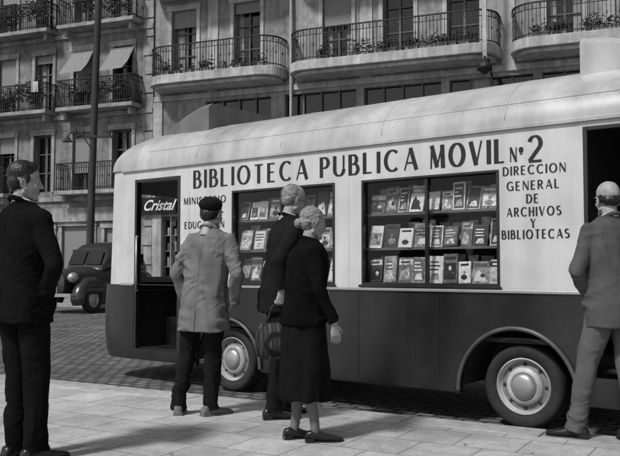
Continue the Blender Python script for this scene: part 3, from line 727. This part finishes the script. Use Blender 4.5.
def shoe(mb,x,y,ang,s=1.,heel=False,z=0.):
    sv=mb.T; mb.T=Matrix.Translation((x,y,z))@Matrix.Rotation(ang,4,'Z')
    S=[(-.078,.022,.055),(-.062,.032,.078),(-.02,.035,.088),(.03,.036,.082),(.08,.042,.058),(.13,.045,.046),(.17,.038,.037),(.198,.02,.026)]
    rings=[]
    for t,hw,h in S:
        z0=.006 if not heel else max(.006,.03*(1-(t+.08)/.12))
        cz=(z0+h)/2; rz=(h-z0)/2; rings.append([(hw*math.copysign(abs(math.cos(a))**.7,math.cos(a)),t*s,cz+rz*math.copysign(abs(math.sin(a))**.7,math.sin(a))) for a in [2*math.pi*i/18 for i in range(18)]])
    mb.loft(rings)
    o=[(.036,-.075),(.04,-.03),(.036,.03),(.046,.09),(.048,.13),(.04,.175),(.02,.202)]; P=[(a,b*s) for a,b in o]+[(-a,b*s) for a,b in o[::-1]]
    n=len(P); mb.add([(a,b,0.) for a,b in P]+[(a,b,.012) for a,b in P],[tuple(range(n))[::-1],tuple(range(n,2*n))]+[(i,(i+1)%n,n+(i+1)%n,n+i) for i in range(n)],0)
    mb.box(-.034,.034,-.077*s,-.015*s,.0,.03)
    mb.T=sv
def person(name,pos,heading,h,S):
    rz=math.atan2(heading[1],heading[0])-math.pi/2
    P=empty(name,(pos[0],pos[1],.13),rz,h/1.70)
    ln=S.get('lean',0.); ls=S.get('side',0.); hy=S.get('hipy',0.); hx=S.get('hipx',0.); fat=S.get('fat',1.)
    def c(z): 
        k=max(0,z-.92); return Vector((hx+ls*k,hy+ln*k+(-.10*(k-.2)**2),z))
    hem=S.get('hem',.76); fl=S.get('flare',1.)
    secs=[(hem,.190*fl,.15*fl),(hem+.06,.190*fl,.15*fl),(.92,.183,.145),(1.04,.168,.130),(1.16,.180,.134),(1.28,.198,.134),(1.35,.202,.124),(1.395,.182,.108),(1.425,.140,.092),(1.45,.096,.078),(1.468,.070,.066)]
    m=MB(); rings=[]
    for z,rx,ry in secs:
        cc=c(z); ff=fat if z<1.36 else (1+fat)/2
        if z<.92 : cc=c(.92); cc.z=z
        rings.append([(cc.x+rx*ff*math.copysign(abs(math.cos(a))**.87,math.cos(a)),cc.y+ry*ff*math.copysign(abs(math.sin(a))**.87,math.sin(a)),z) for a in [2*math.pi*i/28 for i in range(28)]])
    m.loft(rings)
    nk=c(1.45)
    m.tube([nk+Vector((.073*math.cos(a),-.008+.071*math.sin(a),.012-.026*math.sin(a))) for a in [2*math.pi*i/20 for i in range(21)]],.013,10)
    hm=MB()
    for sd in (-1,1):
        A=S['arms'][0 if sd<0 else 1]; sh=c(1.36)+Vector((sd*.165*(1+fat)/2,0,0)); el=Vector(A[0]); wr=Vector(A[1])
        sl=S.get('sleeve',1.)
        m.ell(sh+Vector((0,0,.0)),(.064,.066,.058))
        mid=(sh+el)/2; mf=(el+wr)/2; dirw=(wr-el).normalized()
        m.tube([sh,mid,el],[.064*sl,.058*sl,.050*sl],16,balls=True); m.tube([el,mf,wr-dirw*.02,wr],[.050*sl,.046*sl,.041*sl,.042*sl],16); m.ell(el,(.050*sl,)*3)
        hd=A[2] if len(A)>2 else dirw
        hand(hm,wr+Vector(hd).normalized()*.018,hd,A[3] if len(A)>3 else (-sd,0,0),A[4] if len(A)>4 else sd*1,A[5] if len(A)>5 else (18,28,20),.95)
    for sd in (-1,1):
        for i in range(6):
            a=R(15+i*9); cc=c(.92); m.ell((cc.x+sd*.190*fat*math.cos(a)**.87,cc.y+.15*fat*math.sin(a)**.87,.88),(.014,.014,.026),n=8)
    skirted=S.get('legs')=='skirt'
    coat=remesh(m,'coat',.0058,9,S['coat'],P,wrk(S.get('wr',.010),seed=len(name)*3+pos[0]))
    if not skirted:
        sm_=MB()
        seamline(coat,sm_,[(c(z).x if z>.92 else c(.92).x,-1,z) for z in [hem+.01+i*.012 for i in range(int((1.44-hem)/.012))]],(0,1,0),.0012)
        seamline(coat,sm_,[(c(.92).x+.004,-1,z) for z in [hem+.005+i*.01 for i in range(18)]],(0,1,0),.0026)
        for sd in (-1,1):
            seamline(coat,sm_,[(c(1.3).x+sd*(.125+.02*math.sin(i/14*math.pi)),-1,1.24+i*.012) for i in range(14)],(0,1,0),.0011)
        sm_.build('coat_seams',S.get('seam',black),P,True)
    remesh(hm,'hands',.0042,1,S['skin'],P)
    m=MB(); rings=[]
    for z,r in ((1.45,.064),(1.470,.0600),(1.480,.0585),(1.476,.055)):
        cc=c(1.47)+Vector((0,-.004,0)); rings.append([(cc.x+r*math.cos(a),cc.y+r*1.02*math.sin(a),z-.016*math.sin(a)) for a in [2*math.pi*i/24 for i in range(24)]])
    m.loft(rings,0,cap=False); m.build('neckline' if skirted else 'shirt_collar',S.get('collar',shirt),P,True)
    hc=c(1.50)+Vector((0,S.get('headfwd',.015),.072)); yaw,pitch,roll=S.get('head',(0,0,0))
    M=Matrix.Translation(hc)@Matrix.Rotation(R(yaw),4,'Z')@Matrix.Rotation(R(-pitch),4,'X')@Matrix.Rotation(R(roll),4,'Y')@Matrix.Scale(S.get('hs',.93),4)
    make_head(P,M,S['skin'],S['hair'],S['style'],S.get('glasses',False))
    sm=MB(); m=MB()
    if not skirted:
        m.loft([[(hx+r*math.cos(a)*1.0,hy+q*math.sin(a),z) for a in [2*math.pi*i/24 for i in range(24)]] for z,r,q in ((.80,.155,.115),(.9,.160,.12),(1.0,.15,.11),(1.06,.14,.10))])
    for sd in (-1,1):
        F=S['feet'][0 if sd<0 else 1]; hip=Vector((hx+sd*.086,hy,.88)); an=Vector((F[0],F[1],F[3] if len(F)>3 else .09)); kn=(hip+an)/2+Vector((0,F[4] if len(F)>4 else .02,.02))
        fa=R(F[2]); fwd=Vector((-math.sin(fa),math.cos(fa),0))
        if not skirted:
            hemp=an+Vector((0,0,-.045))+fwd*.014
            m.tube([hip,(hip*.55+kn*.45),kn,(kn*.5+an*.5),an+Vector((0,0,.01)),hemp],[.096,.090,.074,.068,.065,.069],18); m.ell(hip,(.096,.1,.1))
        else:
            kn=Vector((sd*.07,hy+.02,.46)); m.tube([Vector((sd*.08,hy,.7)),kn,kn*.6+an*.4+Vector((0,-.018,0)),kn*.25+an*.75,an+Vector((0,0,-.045))],[.07,.056,.053,.036,.033],16,balls=True)
            m.tube([an+Vector((0,0,-.03)),an+fwd*.06+Vector((0,0,-.055))],[.032,.028],12,balls=True)
        shoe(sm,an.x,an.y,fa,1.,skirted,an.z-.09)
    if not skirted:
        w0=wrk(.013,5,9,seed=pos[1])
        remesh(m,'trousers',.0065,4,S['trouser'],P,lambda c_: w0(c_)*(1.6 if c_.z<.32 else (1.2 if .42<c_.z<.58 else .8)))
    else:
        remesh(m,'legs',.006,2,S['stock'],P)
        m=MB(); m.loft([[(cx_+r*math.cos(a),hy+q*math.sin(a),z) for a in [2*math.pi*i/28 for i in range(28)]] for z,r,q,cx_ in ((.30,.205,.185,0),(.5,.205,.18,0),(.75,.20,.165,0),(.92,.19,.15,0),(1.05,.155,.12,0))])
        remesh(m,'skirt',.009,3,S['trouser'],P,drape(.018))
    sm.build('shoes',S['shoe'],P,True,auto=50)
    return P
black=clothm('suit_black_m',.007,.25,.06); black2=clothm('dress_black_m',.005,.25,.06)
jk=clothm('jacket_grey_m',.17,.2); su=clothm('suit_grey_m',.085,.16); su2=clothm('suit_dark_m',.013,.2,.08)
tr=clothm('trouser_dark_m',.012,.2,.08)
person('man_in_dark_suit',(-1.69,4.74),(.62,.78),1.75,dict(arms=[[(-.27,.02,1.10),(-.10,.17,1.0),(.6,.0,-.4),(0,-1,0)],[(.295,.0,1.10),(.15,.05,.93),(-.45,-.05,-.9),(-1,0,0)]],
  feet=[(-.075,.0,12),(.085,.03,-12)],coat=black,trouser=black,skin=skin,hair=hairb,style='slick',shoe=shoeb,head=(-36,2,0),wr=.011,hem=.78,headfwd=.01,hs=.90,seam=black2))
person('man_in_beret',(-.80,6.14),(.36,.93),1.65,dict(arms=[[(-.235,-.05,1.10),(-.19,.05,.87),(.35,.2,-.9),(1,0,0)],[(.30,-.05,1.10),(.215,.06,.88),(-.55,.15,-.9),(-1,0,0)]],
  feet=[(-.22,-.02,25),(.04,.02,-30)],side=.11,hipx=-.01,coat=jk,trouser=tr,skin=skin,hair=hairb,style='beret',shoe=mat('shoe_tan_m',.12,.7,.3,20),head=(-14,8,0),wr=.021,hem=.66,flare=1.08,sleeve=1.08,fat=1.03,seam=clothm('jacket_seam_m',.10),hs=.96))
tm=person('man_with_bag',(-.235,6.1),(.93,.36),1.76,dict(arms=[[(-.25,.06,1.12),(-.10,.17,1.08),(.6,.1,.1),(0,-1,0)],[(.245,-.10,1.12),(.25,-.07,.93),(0,-.05,-1),(-1,0,0),1,(70,60,30)]],
  feet=[(-.08,.07,5),(.085,-.07,-8)],lean=.17,coat=su2,trouser=tr,skin=skin2,hair=hairg,style='receding',glasses=True,shoe=shoeb,head=(6,14,0),wr=.014,hem=.76,headfwd=.03,hs=.91,seam=black2))
m=MB()
T0=Matrix.Translation((0,-.085,.07)); m.T=T0
m.tube([(.235,-.10,.60),(.24,-.05,.74),(.25,-.01,.775),(.24,.05,.74),(.235,.11,.60)],.008,8,mi=0)
rings=[]
for i,(z,a,b) in enumerate(((.38,.08,.03),(.40,.13,.05),(.48,.15,.06),(.56,.14,.05),(.62,.11,.03),(.63,.10,.02))):
    rings.append([(.25+b*math.sin(q),-.03+a*math.cos(q),z) for q in [2*math.pi*j/20 for j in range(20)]])
m.loft(rings,0)
m.build('shopping_bag',brickmat('bag_m',.08,.03,.01,.03,.03,.004,0,.8,.4),tm,True)
person('woman_in_black',(-.04,5.27),(.97,.24),1.52,dict(arms=[[(-.24,.08,1.12),(-.12,.18,1.06),(.8,.1,0),(0,-1,0)],[(.245,.05,1.10),(.235,.165,.87),(-.02,.12,-1),(-1,0,0),1,(14,20,15)]],
  feet=[(-.07,-.06,5),(.075,.07,-6)],legs='skirt',stock=mat('stocking_m',.12,.7,.15,20),lean=.08,coat=black2,trouser=clothm('skirt_m',.009,.25,.06),skin=skin2,hair=hairg,style='bun',shoe=shoeb,head=(-4,6,0),wr=.014,hem=.84,fat=1.12,collar=black2,headfwd=.035,hs=.92))
person('man_in_grey_suit',(1.99,5.27),(-.36,.93),1.69,dict(arms=[[(-.250,.05,1.11),(-.13,.12,.98),(.6,.0,-.4),(1,0,0)],[(.26,-.02,1.10),(.24,.12,.87),(0,.3,-.9),(-1,0,0)]],
  feet=[(-.19,.15,38),(.04,-.14,-12)],lean=.06,coat=su,trouser=clothm('trouser_grey_m',.11),skin=skin,hair=hairb,style='bald',shoe=shoeb,head=(-8,4,0),wr=.016,hem=.74,fat=1.03,seam=clothm('suit_seam_m',.04)))
